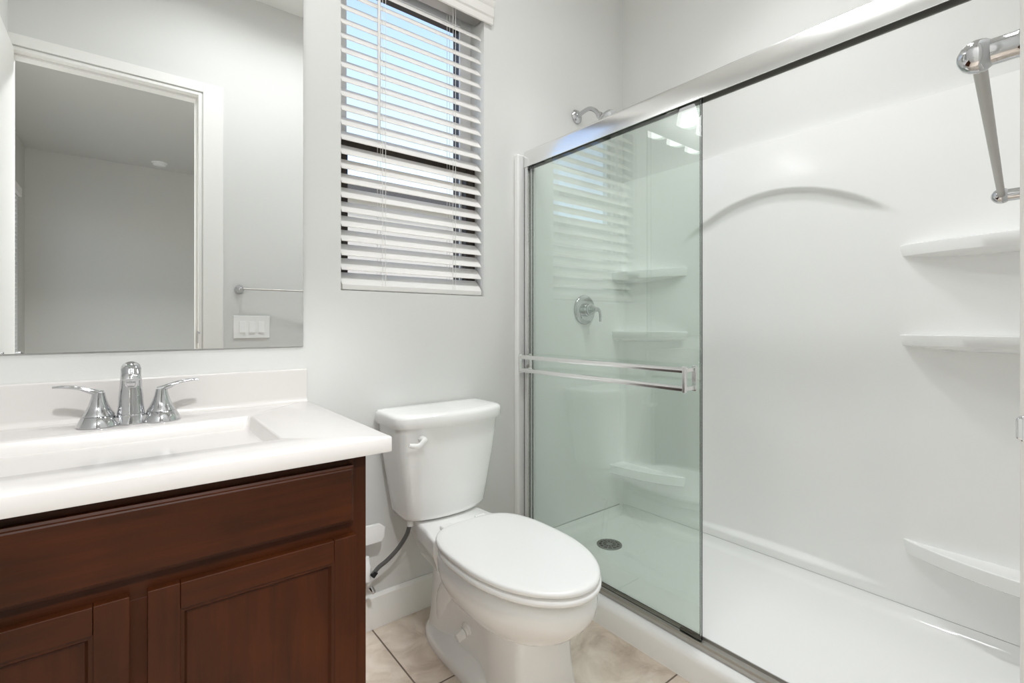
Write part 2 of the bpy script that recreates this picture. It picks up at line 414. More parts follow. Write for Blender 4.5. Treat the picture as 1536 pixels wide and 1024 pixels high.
# vanity light bar above the mirror (above the picture)
vl = thing('vanity_light', (0.0, YB, 2.42), 'chrome bar light with three frosted shades above the mirror', 'wall light')
b = MB(); b.box(-0.30, 0.30, YB - 0.026, YB - 0.001, 2.40, 2.47); b.build('wall_plate', M['chrome'], vl, smooth=0, bevel=0.006)
for x in (-0.21, 0.0, 0.21):
    b = MB(); b.tube([(x, YB - 0.026, 2.435), (x, YB - 0.09, 2.435), (x, YB - 0.11, 2.42), (x, YB - 0.11, 2.395)], 0.009); b.build('arm', M['chrome'], vl)
    b = MB(); b.lathe([(0.022, 2.40), (0.03, 2.385), (0.045, 2.36), (0.058, 2.31), (0.064, 2.27), (0.05, 2.262), (0.005, 2.258)], (x, YB - 0.11, 0)); b.build('lamp_shade', M['shade'], vl)

# ------------------------------------------------------------------ mirror
b = MB(); b.box(-0.446, 0.452, YB - 0.006, YB - 0.0005, 1.0225, 2.20)
b.mat(1)
wm = b.build('wall_mirror', [M['mirror'], M['edge']], smooth=0)
for p in wm.data.polygons:
    p.material_index = 0 if p.normal.y < -0.5 else 1
tag(wm, 'large frameless mirror on the wall above the vanity', 'mirror')

# ------------------------------------------------------------------ vanity cabinet
CX0, CX1, CYF = -0.449, 0.415, 1.045
va = thing('bathroom_vanity', (0, 1.35, 0), 'dark cherry wood vanity cabinet under the white top', 'vanity cabinet')
b = MB()
b.box(CX1 - 0.018, CX1, CYF + 0.02, YB - 0.002, 0, 0.806)        # right side panel
b.box(CX0, CX0 + 0.018, CYF + 0.02, YB - 0.002, 0.0, 0.806)
b.box(CX0 + 0.018, CX1 - 0.018, CYF + 0.02, YB - 0.02, 0.10, 0.118)
b.box(CX0 + 0.018, CX1 - 0.018, YB - 0.02, YB - 0.002, 0.10, 0.806)
b.box(CX0 + 0.018, CX1 - 0.018, CYF + 0.07, CYF + 0.085, 0, 0.10)
b.build('carcass', M['woodside'], va, smooth=0, bevel=0.001)
b = MB()
b.mat(0); b.box(CX1 - 0.040, CX1, CYF, CYF + 0.02, 0.10, 0.806); b.box(CX0, CX0 + 0.04, CYF, CYF + 0.02, 0.10, 0.806)
b.box(0.000, 0.028, CYF, CYF + 0.02, 0.14, 0.625)
b.mat(1); b.box(CX0 + 0.04, CX1 - 0.04, CYF, CYF + 0.02, 0.765, 0.806); b.box(CX0 + 0.04, CX1 - 0.04, CYF, CYF + 0.02, 0.625, 0.685)
b.box(CX0 + 0.04, CX1 - 0.04, CYF, CYF + 0.02, 0.10, 0.14)
b.build('face_frame', [M['woodv'], M['woodh']], va, smooth=0, bevel=0.001)

def rect_rings(mb, x0, x1, z0, z1, prof, back=True):
    rings = []
    for ins, y in prof:
        rings.append([(x0 + ins, y, z0 + ins), (x1 - ins, y, z0 + ins), (x1 - ins, y, z1 - ins), (x0 + ins, y, z1 - ins)])
    mb.loft(rings, back)
YD = 1.026
b = MB(); rect_rings(b, -0.415, 0.383, 0.668, 0.790, [(0, CYF - 0.0005), (0, YD + 0.007), (0.004, YD + 0.005), (0.0055, YD + 0.0015), (0.008, YD)])
b.build('drawer_front', M['woodh'], va, smooth=25)
def cabinet_door(x0, x1, z0, z1):
    b = MB(); s = 0.046
    yb = CYF - 0.0005
    def piece(a0, a1, c0, c1):
        b.box(a0, a1, YD, yb, c0, c1)
    b.mat(0); piece(x0, x0 + s, z0, z1); piece(x1 - s, x1, z0, z1)
    b.mat(1); piece(x0 + s + 0.0006, x1 - s - 0.0006, z1 - s, z1 - 0.0006); piece(x0 + s + 0.0006, x1 - s - 0.0006, z0 + 0.0006, z0 + s)
    o = b.build('door', [M['woodv'], M['woodh']], va, smooth=0, bevel=0.0012)
    b = MB()
    q = s - 0.001
    rect_rings(b, x0 + q, x1 - q, z0 + q, z1 - q, [(0, YD + 0.0015), (0.004, YD + 0.003), (0.007, YD + 0.003), (0.0115, YD + 0.0095), (0.013, YD + 0.0095), (0.0135, YD + 0.0095)], False)
    b.build('door_panel', M['woodv'], o, smooth=25)
cabinet_door(0.026, 0.386, 0.125, 0.640)
cabinet_door(-0.360, 0.002, 0.125, 0.640)

# ------------------------------------------------------------------ vanity top with the moulded basin
TZ = 0.843
SX0, SX1, SY0, SY1 = -0.255, 0.267, 1.147, 1.492
vt = thing('vanity_countertop', (0, 1.35, TZ - 0.034), 'white moulded vanity top with rectangular basin on the brown cabinet', 'countertop')
b = MB()
def R(x0, x1, y0, y1, z, r): return rrect((x0 + x1) / 2, (y0 + y1) / 2, (x1 - x0) / 2, (y1 - y0) / 2, r, z, 6)
x0, x1, y0, y1 = -0.4515, 0.465, 1.017, YB - 0.001
rings = [R(x0 + .01, x1 - .01, y0 + .01, y1 - .002, TZ - 0.034, 0.002), R(x0, x1 - 0.001, y0 + 0.001, y1, TZ - 0.034, 0.003), R(x0, x1, y0, y1, TZ - 0.032, 0.003), R(x0, x1, y0, y1, TZ - 0.0035, 0.003),
         R(x0 + .001, x1 - .001, y0 + .001, y1, TZ - 0.001, 0.003), R(x0 + .002, x1 - .0035, y0 + .0035, y1, TZ, 0.003),
         R(SX0 - .003, SX1 + .003, SY0 - .003, SY1 + .003, TZ, 0.012), R(SX0, SX1, SY0, SY1, TZ - 0.0012, 0.010), R(SX0 + .003, SX1 - .003, SY0 + .003, SY1 - .003, TZ - 0.005, 0.010),
         R(SX0 + .014, SX1 - .014, SY0 + .012, SY1 - .012, TZ - 0.060, 0.018), R(SX0 + .024, SX1 - .024, SY0 + .020, SY1 - .020, TZ - 0.088, 0.026),
         R(SX0 + .045, SX1 - .045, SY0 + .038, SY1 - .038, TZ - 0.101, 0.04), R(SX0 + .20, SX1 - .22, SY0 + .14, SY1 - .14, TZ - 0.107, 0.02)]
b.loft(rings); b.build('counter', M['marble'], vt, smooth=50)
b = MB()
b.prism([(YB - 0.001, TZ), (YB - 0.034, TZ), (YB - 0.027, TZ + 0.0025), (YB - 0.0225, TZ + 0.008), (YB - 0.021, TZ + 0.016), (YB - 0.020, TZ + 0.099), (YB - 0.0185, TZ + 0.104), (YB - 0.015, TZ + 0.1062), (YB - 0.001, TZ + 0.1062)], 0, -0.4515, 0.460)
b.build('backsplash', M['marble'], vt, smooth=50, bevel=0.0015)
b = MB(); b.lathe([(0.026, 0), (0.026, 0.003), (0.02, 0.005), (0.018, 0.009), (0.004, 0.011)], (0.0, 1.32, TZ - 0.1065)); b.build('basin_drain', M['chrome'], vt)

# ------------------------------------------------------------------ faucet
FX, FYc = 0.006, 1.567
TZ += 0.0006
fa = thing('faucet', (FX, FYc, TZ), 'chrome two-handle faucet on the white vanity top', 'faucet')
b = MB()
for dx, r0, r1 in ((-0.063, 0.0425, 0.0325), (0.0, 0.032, 0.0285), (0.063, 0.0425, 0.0325)):
    b.lathe([(r0 - 0.001, 0.0), (r0, 0.002), (r0 - 0.003, 0.010), (r1, 0.024), (r1 - 0.001, 0.0252)], (FX + dx, FYc, TZ))
b.box(FX - 0.062, FX + 0.062, FYc - 0.018, FYc + 0.018, TZ, TZ + 0.019)
b.build('base_plate', M['chrome'], fa, smooth=35)
b = MB()
b.tube([(FX, FYc, TZ + 0.025), (FX, FYc, TZ + 0.06), (FX, FYc - 0.002, TZ + 0.10), (FX, FYc - 0.012, TZ + 0.128), (FX, FYc - 0.036, TZ + 0.141), (FX, FYc - 0.066, TZ + 0.139), (FX, FYc - 0.092, TZ + 0.126), (FX, FYc - 0.100, TZ + 0.118)],
       [0.0285, 0.0255, 0.0225, 0.0210, 0.0205, 0.0200, 0.0190, 0.0165], n=24, flat=[1, 1, 1, 1, .85, .7, .55, .45], up=(0, 1, 0.3), sub=5)
b.lathe([(0.009, 0), (0.009, -0.012)], (FX, FYc - 0.086, TZ + 0.122)); b.build('spout', M['chrome'], fa, smooth=40)
for sgn, tip in ((-1, (-0.083, 0.008, 0.100)), (1, (0.083, 0.008, 0.1)),):
    hx = FX + sgn * 0.063
    b = MB(); b.lathe([(0.0322, 0.0262), (0.0312, 0.029), (0.0255, 0.038), (0.0195, 0.052), (0.0150, 0.068), (0.0130, 0.078), (0.0128, 0.082), (0.007, 0.0845)], (hx, FYc, TZ))
    h = b.build('handle', M['chrome'], fa, smooth=40)
    b = MB(); b.tube([(hx - sgn * 0.008, FYc, TZ + 0.0795), (hx + sgn * 0.012, FYc, TZ + 0.0865), (hx + sgn * 0.038, FYc + 0.003, TZ + 0.0965), (hx + sgn * 0.064, FYc + 0.006, TZ + 0.1005), (hx + sgn * 0.083, FYc + 0.008, TZ + 0.1005)],
                     [0.009, 0.010, 0.0105, 0.0105, 0.0075], n=16, flat=[.9, .7, .45, .38, .35], sub=5)
    b.build('lever', M['chrome'], h, smooth=40)
b = MB(); b.lathe([(0.003, 0.0), (0.003, 0.055), (0.0055, 0.058), (0.0055, 0.068), (0.002, 0.07)], (FX, FYc + 0.029, TZ), n=12); b.build('lift_rod', M['chrome'], fa)

# ------------------------------------------------------------------ window blind
wb = thing('window_blind', ((WX0 + WX1) / 2, YB, WZ0), 'white slatted blind hanging in the bathroom window', 'window blind')
SY = YB + 0.032; TILT = -radians(46); PITCH = 0.0507; CH = 0.062
bx0, bx1 = WX0 + 0.007, WX1 - 0.007
b = MB(); z = WZ0 + 0.0455; zs = []
while z < WZ1 - 0.07:
    zs.append(z); rings = []
    prof = []
    for k in range(7):                          # crowned slat, front edge down
        t = (k / 6 - 0.5) * CH; c = 0.0024 * (1 - (2 * t / CH) ** 2)
        prof.append((SY + t * cos(TILT) + c * sin(TILT), z - t * sin(TILT) + c * cos(TILT)))
    low = [(y - 0.0026 * sin(TILT), zz - 0.0026 * cos(TILT)) for y, zz in prof]
    poly = prof + low[::-1]
    b.prism(poly, 0, bx0, bx1); z += PITCH
b.build('slats', M['blind'], wb, smooth=40)
b = MB(); b.box(bx0, bx1, SY - 0.026, SY + 0.026, WZ0 + 0.003, WZ0 + 0.0235); b.build('bottom_rail', M['blind'], wb, smooth=0, bevel=0.004)
b = MB(); b.box(bx0, bx1, SY - 0.024, SY + 0.028, WZ1 - 0.056, WZ1 - 0.004); b.build('headrail', M['brushed'], wb, smooth=0, bevel=0.002)
b = MB()
VT = WZ1 + 0.022
b.prism([(YB - 0.010, VT - 0.092), (YB - 0.018, VT - 0.092), (YB - 0.020, VT - 0.084), (YB - 0.020, VT - 0.068), (YB - 0.026, VT - 0.062), (YB - 0.026, VT - 0.026), (YB - 0.034, VT - 0.016), (YB - 0.036, VT), (YB - 0.010, VT)], 0, WX0 - 0.035, WX1 + 0.035)
b.box(WX0 - 0.035, WX0 - 0.026, YB - 0.012, YB - 0.001, VT - 0.085, VT - 0.004); b.box(WX1 + 0.026, WX1 + 0.035, YB - 0.012, YB - 0.001, VT - 0.085, VT - 0.004)
b.build('valance', M['blind'], wb, smooth=40, bevel=0.001)
b = MB(); wx = 0.716
b.lathe([(0.004, 0), (0.0045, 0.01), (0.0045, 0.60), (0.002, 0.61)], (wx, SY - 0.034, 1.79), n=10); b.build('tilt_wand', M['cord'], wb)
for cx in (bx0 + 0.155, bx1 - 0.135):
    b = MB()
    for dy in (-0.0275, 0.0275):
        for dx in (-0.006, 0.006):
            b.lathe([(0.0009, WZ0 + 0.02), (0.0009, WZ1 - 0.05)], (cx + dx, SY + dy * 0.85, 0), n=6)
    for z in zs:
        b.tube([(cx, SY - 0.021, z - 0.0225), (cx, SY + 0.021, z + 0.0175)], 0.0008, n=6)
    b.build('ladder_cord', M['cord'], wb)

# ------------------------------------------------------------------ toilet
TX = 0.912
to = thing('toilet', (TX, 1.25, 0), 'white two-piece toilet with closed lid between vanity and shower', 'toilet')
def egg(hw, yf, yr, yw, z, n=48, pf=2.0, pr=2.6, cx=TX + .006):
    out = []
    for k in range(n):
        a = 2 * pi * k / n; c, s_ = cos(a), sin(a)
        if s_ < 0:
            p = pf; L = yw - yf
        else:
            p = pr; L = yr - yw
        out.append((cx + hw * math.copysign(abs(c) ** (2 / p), c), yw + L * math.copysign(abs(s_) ** (2 / p), s_), z))
    return out
b = MB()
lv = [(.367, .155, .888, 1.42), (.3665, .170, .868, 1.43), (.360, .179, .856, 1.43), (.343, .183, .850, 1.43), (.318, .180, .855, 1.43), (.285, .167, .878, 1.43), (.250, .145, .915, 1.43), (.226, .120, .956, 1.43), (.210, .104, .99, 1.42), (.19, .088, 1.03, 1.40)]
b.loft([egg(hw, yf, yr, 1.15 if hw > .11 else 1.2, z) for z, hw, yf, yr in lv])
# pedestal: broad front block, waisted behind
def foot(z, fw, yf, wst, rw, yr, k=0.012):
    half = [(0, yf), (fw * .8, yf + .002), (fw - .004, yf + k), (fw, yf + .035), (fw, yf + .12), (fw - .006, yf + .17), (wst, yf + .25), (wst, yr - .16), (rw, yr - .10), (rw, yr - .03), (rw - .02, yr - .006), (0, yr)]
    return [(TX + .015 + x, y, z) for x, y in half] + [(TX + .015 - x, y, z) for x, y in half[-2:0:-1]]
b.loft([foot(.30, .085, 1.03, .080, .088, 1.50), foot(.235, .094, 1.008, .075, .086, 1.53), foot(.20, .098, 1.0, .068, .085, 1.54), foot(.10, .101, .992, .066, .085, 1.55), foot(.04, .106, .985, .072, .088, 1.56), foot(0, .110, .98, .08, .094, 1.565)])
# floor flange
b.loft([egg(.124, 1.05, 1.585, 1.30, 0, pf=3, pr=3, cx=TX + .01), egg(.124, 1.05, 1.585, 1.30, .018, pf=3, pr=3, cx=TX + .01), egg(.118, 1.06, 1.575, 1.30, .030, pf=3, pr=3, cx=TX + .01), egg(.095, 1.10, 1.55, 1.30, .040, pf=3, pr=3, cx=TX + .01), egg(.07, 1.14, 1.52, 1.30, .044, pf=3, pr=3, cx=TX + .01)])
# trapway bulges
for sg in (-1, 1):
    b.tube([(TX + .015 + sg * .045, 1.22, .22), (TX + .015 + sg * .052, 1.30, .25), (TX + .015 + sg * .055, 1.39, .23), (TX + .015 + sg * .055, 1.45, .16), (TX + .015 + sg * .05, 1.47, .07)], [.03, .04, .042, .04, .036], n=20, sub=4)
# rear deck under the tank
def deck(z, g): return [(TX - .150 + g, 1.36 + g, z), (TX + .150 - g, 1.36 + g, z), (TX + .135 - g, 1.44, z), (TX + .118 - g, 1.60, z), (TX + .10 - g, 1.63 - g, z), (TX - .10 + g, 1.63 - g, z), (TX - .118 + g, 1.60, z), (TX - .135 + g, 1.44, z)]
b.loft([deck(.25, .05), deck(.31, .022), deck(.345, .004), deck(.355, 0), deck(.394, 0), deck(.402, .004), deck(.405, .010)])
bowl = b.build('bowl', M['china'], to, smooth=50)
b = MB()
b.loft([egg(.150, .890, 1.375, 1.14, .3845, pr=3), egg(.181, .853, 1.385, 1.14, .3845, pr=3), egg(.188, .842, 1.39, 1.14, .3865, pr=3), egg(.190, .840, 1.392, 1.14, .390, pr=3), egg(.1895, .8405, 1.39, 1.14, .398, pr=3), egg(.185, .847, 1.385, 1.14, .4015, pr=3), egg(.165, .88, 1.375, 1.14, .402, pr=3)])
b.build('seat', M['plastic'], to, smooth=60)
b = MB()
b.loft([egg(.165, .875, 1.390, 1.14, .4065, pr=3.2), egg(.183, .849, 1.402, 1.14, .4065, pr=3.2), egg(.187, .844, 1.405, 1.14, .409, pr=3.2), egg(.188, .844, 1.406, 1.14, .415, pr=3.2), egg(.187, .846, 1.405, 1.14, .4195, pr=3.2), egg(.182, .853, 1.40, 1.14, .4225, pr=3.2), egg(.168, .87, 1.385, 1.14, .424, pr=3.2), egg(.10, .98, 1.30, 1.14, .4255, pr=3)])
lid = b.build('seat_lid', M['plastic'], to, smooth=60)
for sg in (-1, 1):
    b = MB(); b.box(TX + sg * .07 - .022, TX + sg * .07 + .022, 1.395, 1.425, .403, .418); b.build('hinge', M['plastic'], to, smooth=0, bevel=.005)
for sg in (-1, 1):
    c0 = (TX + .015 + sg * .062, 1.318, .106)
    b = MB(); b.lathe([(.024, 0), (.024, .006), (.017, .010), (.017, .016)], c0, (sg, 0, -.32), n=24)
    b.lathe([(.0165, .018), (.0165, .040), (.014, .045), (.004, .047)], c0, (sg, 0, -.32), n=6); b.build('bolt_cap', M['plastic'], to, smooth=25)
b = MB(); b.lathe([(.05, .400), (.05, .416)], (TX, 1.57, 0)); b.build('gasket', M['black'], to)
def tankring(hw, yf, yr, z, bow, n=24):
    out = []
    r = .035
    pts = []
    for k in range(n + 1):                    # bowed front, left to right
        u = -1 + 2 * k / n
        pts.append((TX + u * (hw - r * .55), yf + bow * abs(u) ** 2.4))
    fl = pts[0]; fr = pts[-1]
    out += pts
    out += [(TX + hw - .006, yf + bow + .014), (TX + hw, yf + bow + .034)]
    out += [(TX + hw, yr - .02), (TX + hw - .006, yr - .006), (TX + hw - .02, yr)]
    out += [(TX - hw + .02, yr), (TX - hw + .006, yr - .006), (TX - hw, yr - .02)]
    out += [(TX - hw, yf + bow + .034), (TX - hw + .006, yf + bow + .014)]
    return [(x, y, z) for x, y in out]
b = MB()
b.loft([tankring(.143, 1.500, 1.635, .408, .03), tankring(.158, 1.487, 1.645, .414, .03), tankring(.167, 1.478, 1.65, .430, .032), tankring(.178, 1.470, 1.655, .50, .034), tankring(.200, 1.458, 1.66, .64, .036), tankring(.211, 1.452, 1.663, .742, .036)])
b.build('tank', M['china'], to, smooth=45)
b = MB()
b.loft([tankring(.213, 1.446, 1.664, .742, .040), tankring(.219, 1.438, 1.666, .744, .042), tankring(.222, 1.434, 1.667, .752, .043), tankring(.223, 1.433, 1.667, .776, .043), tankring(.221, 1.436, 1.666, .784, .043), tankring(.215, 1.444, 1.663, .789, .042), tankring(.20, 1.465, 1.65, .791, .04), tankring(.12, 1.52, 1.61, .7925, .02)])
b.build('tank_lid', M['china'], to, smooth=45)
b = MB(); lx, ly, lz = TX - .133, 1.467, .706
b.lathe([(.013, .006), (.013, -.004), (.010, -.012), (.009, -.020)], (lx, ly, lz), (0, 1, 0), n=20)
b.tube([(lx + .004, ly - .021, lz + .004), (lx - .006, ly - .022, lz - .002), (lx - .022, ly - .022, lz - .014), (lx - .040, ly - .020, lz - .014), (lx - .058, ly - .018, lz - .009)], [.009, .009, .0085, .0085, .006], n=14, flat=[.6, .6, .7, .8, .8], up=(0, 1, 0), sub=4)
b.build('flush_lever', M['plastic'], to, smooth=45)

# ------------------------------------------------------------------ water supply
sv = thing('water_valve', (0.65, YB, 0.20), 'white shutoff valve with grey braided hose on the wall beside the vanity', 'water valve')
b = MB(); b.lathe([(.034, -.0005), (.034, -.004), (.024, -.012), (.012, -.014)], (.640, YB, .245), (0, 1, 0)); b.build('escutcheon', M['plastic'], sv)
b = MB(); b.tube([(.640, YB - .012, .245), (.640, YB - .075, .245)], .011); b.lathe([(.015, -.03), (.017, 0), (.017, .02), (.013, .028), (.010, .05)], (.640, YB - .07, .245)); b.build('valve_body', M['plastic'], sv)
b = MB(); b.loft([rrect(.655, YB - .075, .040, .006, .005, .34), rrect(.658, YB - .075, .046, .0065, .006, .352), rrect(.660, YB - .075, .046, .0065, .006, .385), rrect(.655, YB - .075, .030, .006, .005, .402)]); b.build('valve_handle', M['plastic'], sv, smooth=50)
b = MB(); b.lathe([(.0085, 0), (.0085, .02), (.006, .024)], (.650, YB - .085, .196), (.3, -.4, -.7), n=16); b.build('compression_nut', M['chrome'], sv)
b = MB(); b.tube([(.658, YB - .088, .238), (.676, YB - .092, .258), (.705, YB - .10, .278), (.740, YB - .11, .312), (.766, YB - .125, .36), (.775, YB - .13, .402)], .0075, n=14, sub=6); b.build('supply_hose', M['hose'], sv)
b = MB(); b.lathe([(.0095, 0), (.0095, .018)], (.655, YB - .0875, .231), (.6, -.1, .7), n=16); b.build('hose_nut', M['black'], sv)
b = MB(); b.lathe([(.0115, .388), (.0115, .4075)], (.775, YB - .13, 0), n=12); b.build('tank_nut', M['plastic'], sv)

# ------------------------------------------------------------------ shower pan and surround
PX0, PX1 = 1.345, 2.066       # outer face of the curb, face of the back panel
PY0, PY1 = 0.092, 1.648       # faces of the end panels
PZ = 0.100
pan = thing('shower_pan', (1.70, 0.87, 0), 'white shower pan with raised curb on the tile floor', 'shower pan')
b = MB()
prof = [(PX0, 0.0), (PX0, .066), (PX0 + .003, .078), (PX0 + .010, .087), (PX0 + .020, .092), (PX0 + .085, .096), (PX0 + .10, .098), (PX0 + .12, PZ), (PX1 - .045, PZ + .004), (PX1 - .022, PZ + .008), (PX1 - .008, PZ + .018), (PX1, PZ + .04), (XR - .003, PZ + .04), (XR - .003, 0)]
b.prism(prof, 1, PY0, PY1)
for ya, yb_ in ((PY0 - .03, PY0), (PY1, PY1 + .03)): b.box(PX0 + .031, XR - .003, ya, yb_, 0, .1398)
for ys, sg in ((PY0, 1), (PY1, -1)):
    b.prism([(ys, PZ - .02), (ys, PZ + .04), (ys + sg * .008, PZ + .018), (ys + sg * .022, PZ + .007), (ys + sg * .045, PZ + .003), (ys + sg * .06, PZ - .02)], 0, PX0 + .10, PX1)
b.build('pan_floor', M['acrylic'], pan, smooth=50)
b = MB()
dcx, dcy = 1.700, 1.432
b.lathe([(.056, .0), (.056, .003), (.050, .004), (.046, .0035)], (dcx, dcy, PZ + .001), cap1=False)
drain = b.build('drain', M['steel'], pan)
b = MB(); b.lathe([(.046, .0), (.046, .0006)], (dcx, dcy, PZ + .002)); b.build('drain_well', M['black'], drain)
b = MB()
for k in range(12):
    a = 2 * pi * k / 12; c, s_ = cos(a), sin(a)
    b.add([(dcx + c * r - s_ * w, dcy + s_ * r + c * w, PZ + .0045) for r, w in ((.014, -.0016), (.047, -.0030), (.047, .0030), (.014, .0016))], [(0, 1, 2, 3)])
for r0, r1 in ((.0, .014), (.029, .034)):
    n = 32; v = []; f = []
    for k in range(n):
        a = 2 * pi * k / n
        v += [(dcx + cos(a) * r0, dcy + sin(a) * r0, PZ + .0047), (dcx + cos(a) * r1, dcy + sin(a) * r1, PZ + .0047)]
    for k in range(n):
        j = (k + 1) % n; f.append((2 * k, 2 * k + 1, 2 * j + 1, 2 * j))
    b.add(v, f)
b.build('drain_grate', M['steel'], drain, smooth=0)

su = thing('shower_surround', (1.75, 0.87, PZ), 'glossy white moulded shower surround with corner shelves', 'shower surround')
ST = 1.848
b = MB()
def sst(a, c, x):
    t = max(0.0, min(1.0, (x - a) / (c - a))); return t * t * (3 - 2 * t)
NY, NZ = 120, 300
z0 = PZ + .0415
verts = []; faces = []
for j in range(NZ + 1):
    z = z0 + (ST - z0) * j / NZ
    for i in range(NY + 1):
        y = PY0 - .01 + (PY1 - PY0 + .02) * i / NY
        dy = abs(y - .885)
        w = sst(.25, .60, z); side = (1 - w) * sst(.430, .06, dy) ** .75 + w * sst(.430, .27, dy)
        top = 1.640 - .95 * dy * dy
        up = sst(top + .003, top - .014, z)
        lo = sst(.172, .190, z)
        rec = (.016 + .018 * (1 - (z - .1) / 1.75)) * side * up * lo
        roll = 0.0
        verts.append((PX1 + rec + roll, y, z))
for j in range(NZ):
    for i in range(NY):
        a = j * (NY + 1) + i; faces.append((a, a + 1, a + NY + 2, a + NY + 1))
b.add(verts, faces)
b.build('back_panel', M['acrylic'], su, smooth=60)
b = MB(); b.box(PX1 + .004, XR - .001, PY0 - .02, PY1 + .02, ST - .006, ST - .001); b.build('top_lip', M['acrylic'], su, smooth=0)
for y0, y1 in ((PY1 + .0005, YB - .001), (YF + .005, PY0 - .0005)):
    b = MB(); b.box(PX0, XR - .002, y0, y1, 0.1412, ST)
    b.box(PX0, PX0 + .03, y0, y1, 0.0, .1412)
    b.build('end_panel', M['acrylic'], su, smooth=0, bevel=.008, seg=3)
# coves in the two upright corners
for ys, sg in ((PY0, 1), (PY1, -1)):
    pts = [(PX1 + .004, ys - sg * .004), (PX1 - .028, ys - sg * .002)]
    for k in range(7):
        a = radians(90 * k / 6); pts.append((PX1 - .026 + .026 * sin(a), ys + sg * (.026 - .026 * cos(a))))
    b = MB(); b.prism(pts, 2, PZ + .0415, ST - .004); b.build('corner_cove', M['acrylic'], su, smooth=50)
def corner_shelf(ys, sg, ztop, th, dep, ln, droop=0.006):
    b = MB(); n = 18; outline = [(PX1 + .003, ys - sg * .003)]
    for k in range(n + 1):
        t = k / n
        # from the end wall to the tip on the back wall, gently bowed outwards
        px = PX1 - dep * (1 - t ** 2.2) ** .9 if t < 1 else PX1 + .003
        py = ys + sg * (ln * t)
        outline.append((px, py))
    outline.insert(1, (PX1 - dep, ys - sg * .003))
    def rg(z, g, cx=PX1, cy=ys): return [(cx + (x - cx) * g, cy + (y - cy) * (1 - (1 - g) * .6), z) for x, y in outline]
    b.loft([rg(ztop - th - .016, .40), rg(ztop - th - .004, .90), rg(ztop - th, .965), rg(ztop - .006, 1.0), rg(ztop - .0015, .99), rg(ztop, .95), rg(ztop - .0025, .86)])
    return b
for ys, sg in ((PY0, 1), (PY1, -1)):
    for zt, th, dep, ln in ((1.364, .038, .088, .380), (1.060, .036, .088, .380)):
        corner_shelf(ys, sg, zt, th, dep, ln).build('shelf', M['acrylic'], su, smooth=50)
    corner_shelf(ys, sg, .368, .044, .105, .370).build('foot_ledge', M['acrylic'], su, smooth=50)

# ------------------------------------------------------------------ shower door frame and sliding glass
HX = 1.376
fr = thing('shower_door_frame', (1.40, 0.87, 0.095), 'polished metal frame of the sliding shower door on the white curb', 'shower door frame')
b = MB()
b.prism([(HX, 1.790), (HX, 1.850), (HX + .004, 1.859), (HX + .012, 1.863), (HX + .042, 1.863), (HX + .046, 1.859), (HX + .046, 1.790), (HX + .042, 1.790), (HX + .042, 1.852), (HX + .004, 1.852), (HX + .004, 1.790)], 1, PY0 + .001, PY1 - .001)
hd = b.build('header', M['alu'], fr, smooth=40)
b = MB(); b.box(HX + .0382, HX + .0415, PY0 + .003, PY1 - .003, 1.7905, 1.8515); b.box(HX + .0045, HX + .0062, PY0 + .003, PY1 - .003, 1.7905, 1.8515); b.box(HX + .0062, HX + .0382, PY0 + .003, PY1 - .003, 1.846, 1.8515); b.build('header_shade_liner', M['dark'], hd, smooth=0)  # thin added liner, coloured dark as the shade within the header
for y0, y1, sg in ((PY1 - .024, PY1 - .0005, 1), (PY0 + .0005, PY0 + .024, -1)):
    b = MB()
    b.box(HX + .002, HX + .044, y1 - .005 if sg > 0 else y0, y1 if sg > 0 else y0 + .005, .112, 1.7895)
    b.box(HX + .002, HX + .006, y0, y1, .112, 1.7895); b.box(HX + .022, HX + .026, y0, y1, .112, 1.7895); b.box(HX + .041, HX + .044, y0, y1, .112, 1.7895)
    jb = b.build('jamb', M['alu'], fr, smooth=0, bevel=.001)
    b = MB()
    yy = y0 - .004 if sg > 0 else y1 - .002
    b.box(HX - .002, HX + .024, yy, yy + .006, .875, .915); b.build('bumper', M['brushed'], jb, smooth=0, bevel=.001)
b = MB()
b.prism([(HX - .001, .0945), (HX - .001, .100), (HX + .003, .105), (HX + .004, .113), (HX + .007, .113), (HX + .008, .106), (HX + .034, .106), (HX + .036, .114), (HX + .040, .114), (HX + .044, .104), (HX + .046, .0965)], 1, PY0 + .001, PY1 - .001)
b.build('bottom_track', M['brushed'], fr, smooth=30)
b = MB(); b.box(HX + .020, HX + .027, .81, .885, .1065, .1155); b.build('door_guide', M['black'], fr, smooth=0, bevel=.001)

def glass_panel(name, x0, x1, y0, y1, z0, z1, label):
    t = thing(name, ((x0 + x1) / 2, (y0 + y1) / 2, z0), label, 'glass door', 'sliding shower door panels')
    b = MB(); b.box(x0, x1, y0, y1, z0, z1)
    g = b.build('glass', [M['glass'], M['edge']], t, smooth=0)
    for p in g.data.polygons: p.material_index = 0 if abs(p.normal.x) > .5 else 1
    for yy in (y0 + .10, y1 - .10):
        b = MB(); b.box(x0 - .001, x1 + .001, yy - .02, yy + .02, z1 - .03, z1 + .012); b.build('roller_hanger', M['brushed'], t, smooth=0, bevel=.001)
    return t
g1 = glass_panel('sliding_glass_door', HX + .0095, HX + .0155, .803, 1.618, .1165, 1.826, 'outer sliding shower glass with the double chrome towel bar')
g2 = glass_panel('sliding_glass_door', HX + .0275, HX + .0325, .819, 1.621, .1195, 1.826, 'inner sliding shower glass behind the one with the towel bar')
TBX = 1.322
b = MB()
for z in (.8985, .9545):
    b.prism([(TBX - .004, z - .008), (TBX - .005, z - .004), (TBX - .005, z + .004), (TBX - .004, z + .008), (TBX + .004, z + .009), (TBX + .005, z), (TBX + .004, z - .009)], 1, .822, 1.605)
tb = b.build('towel_rail', M['alu'], g1, smooth=35)
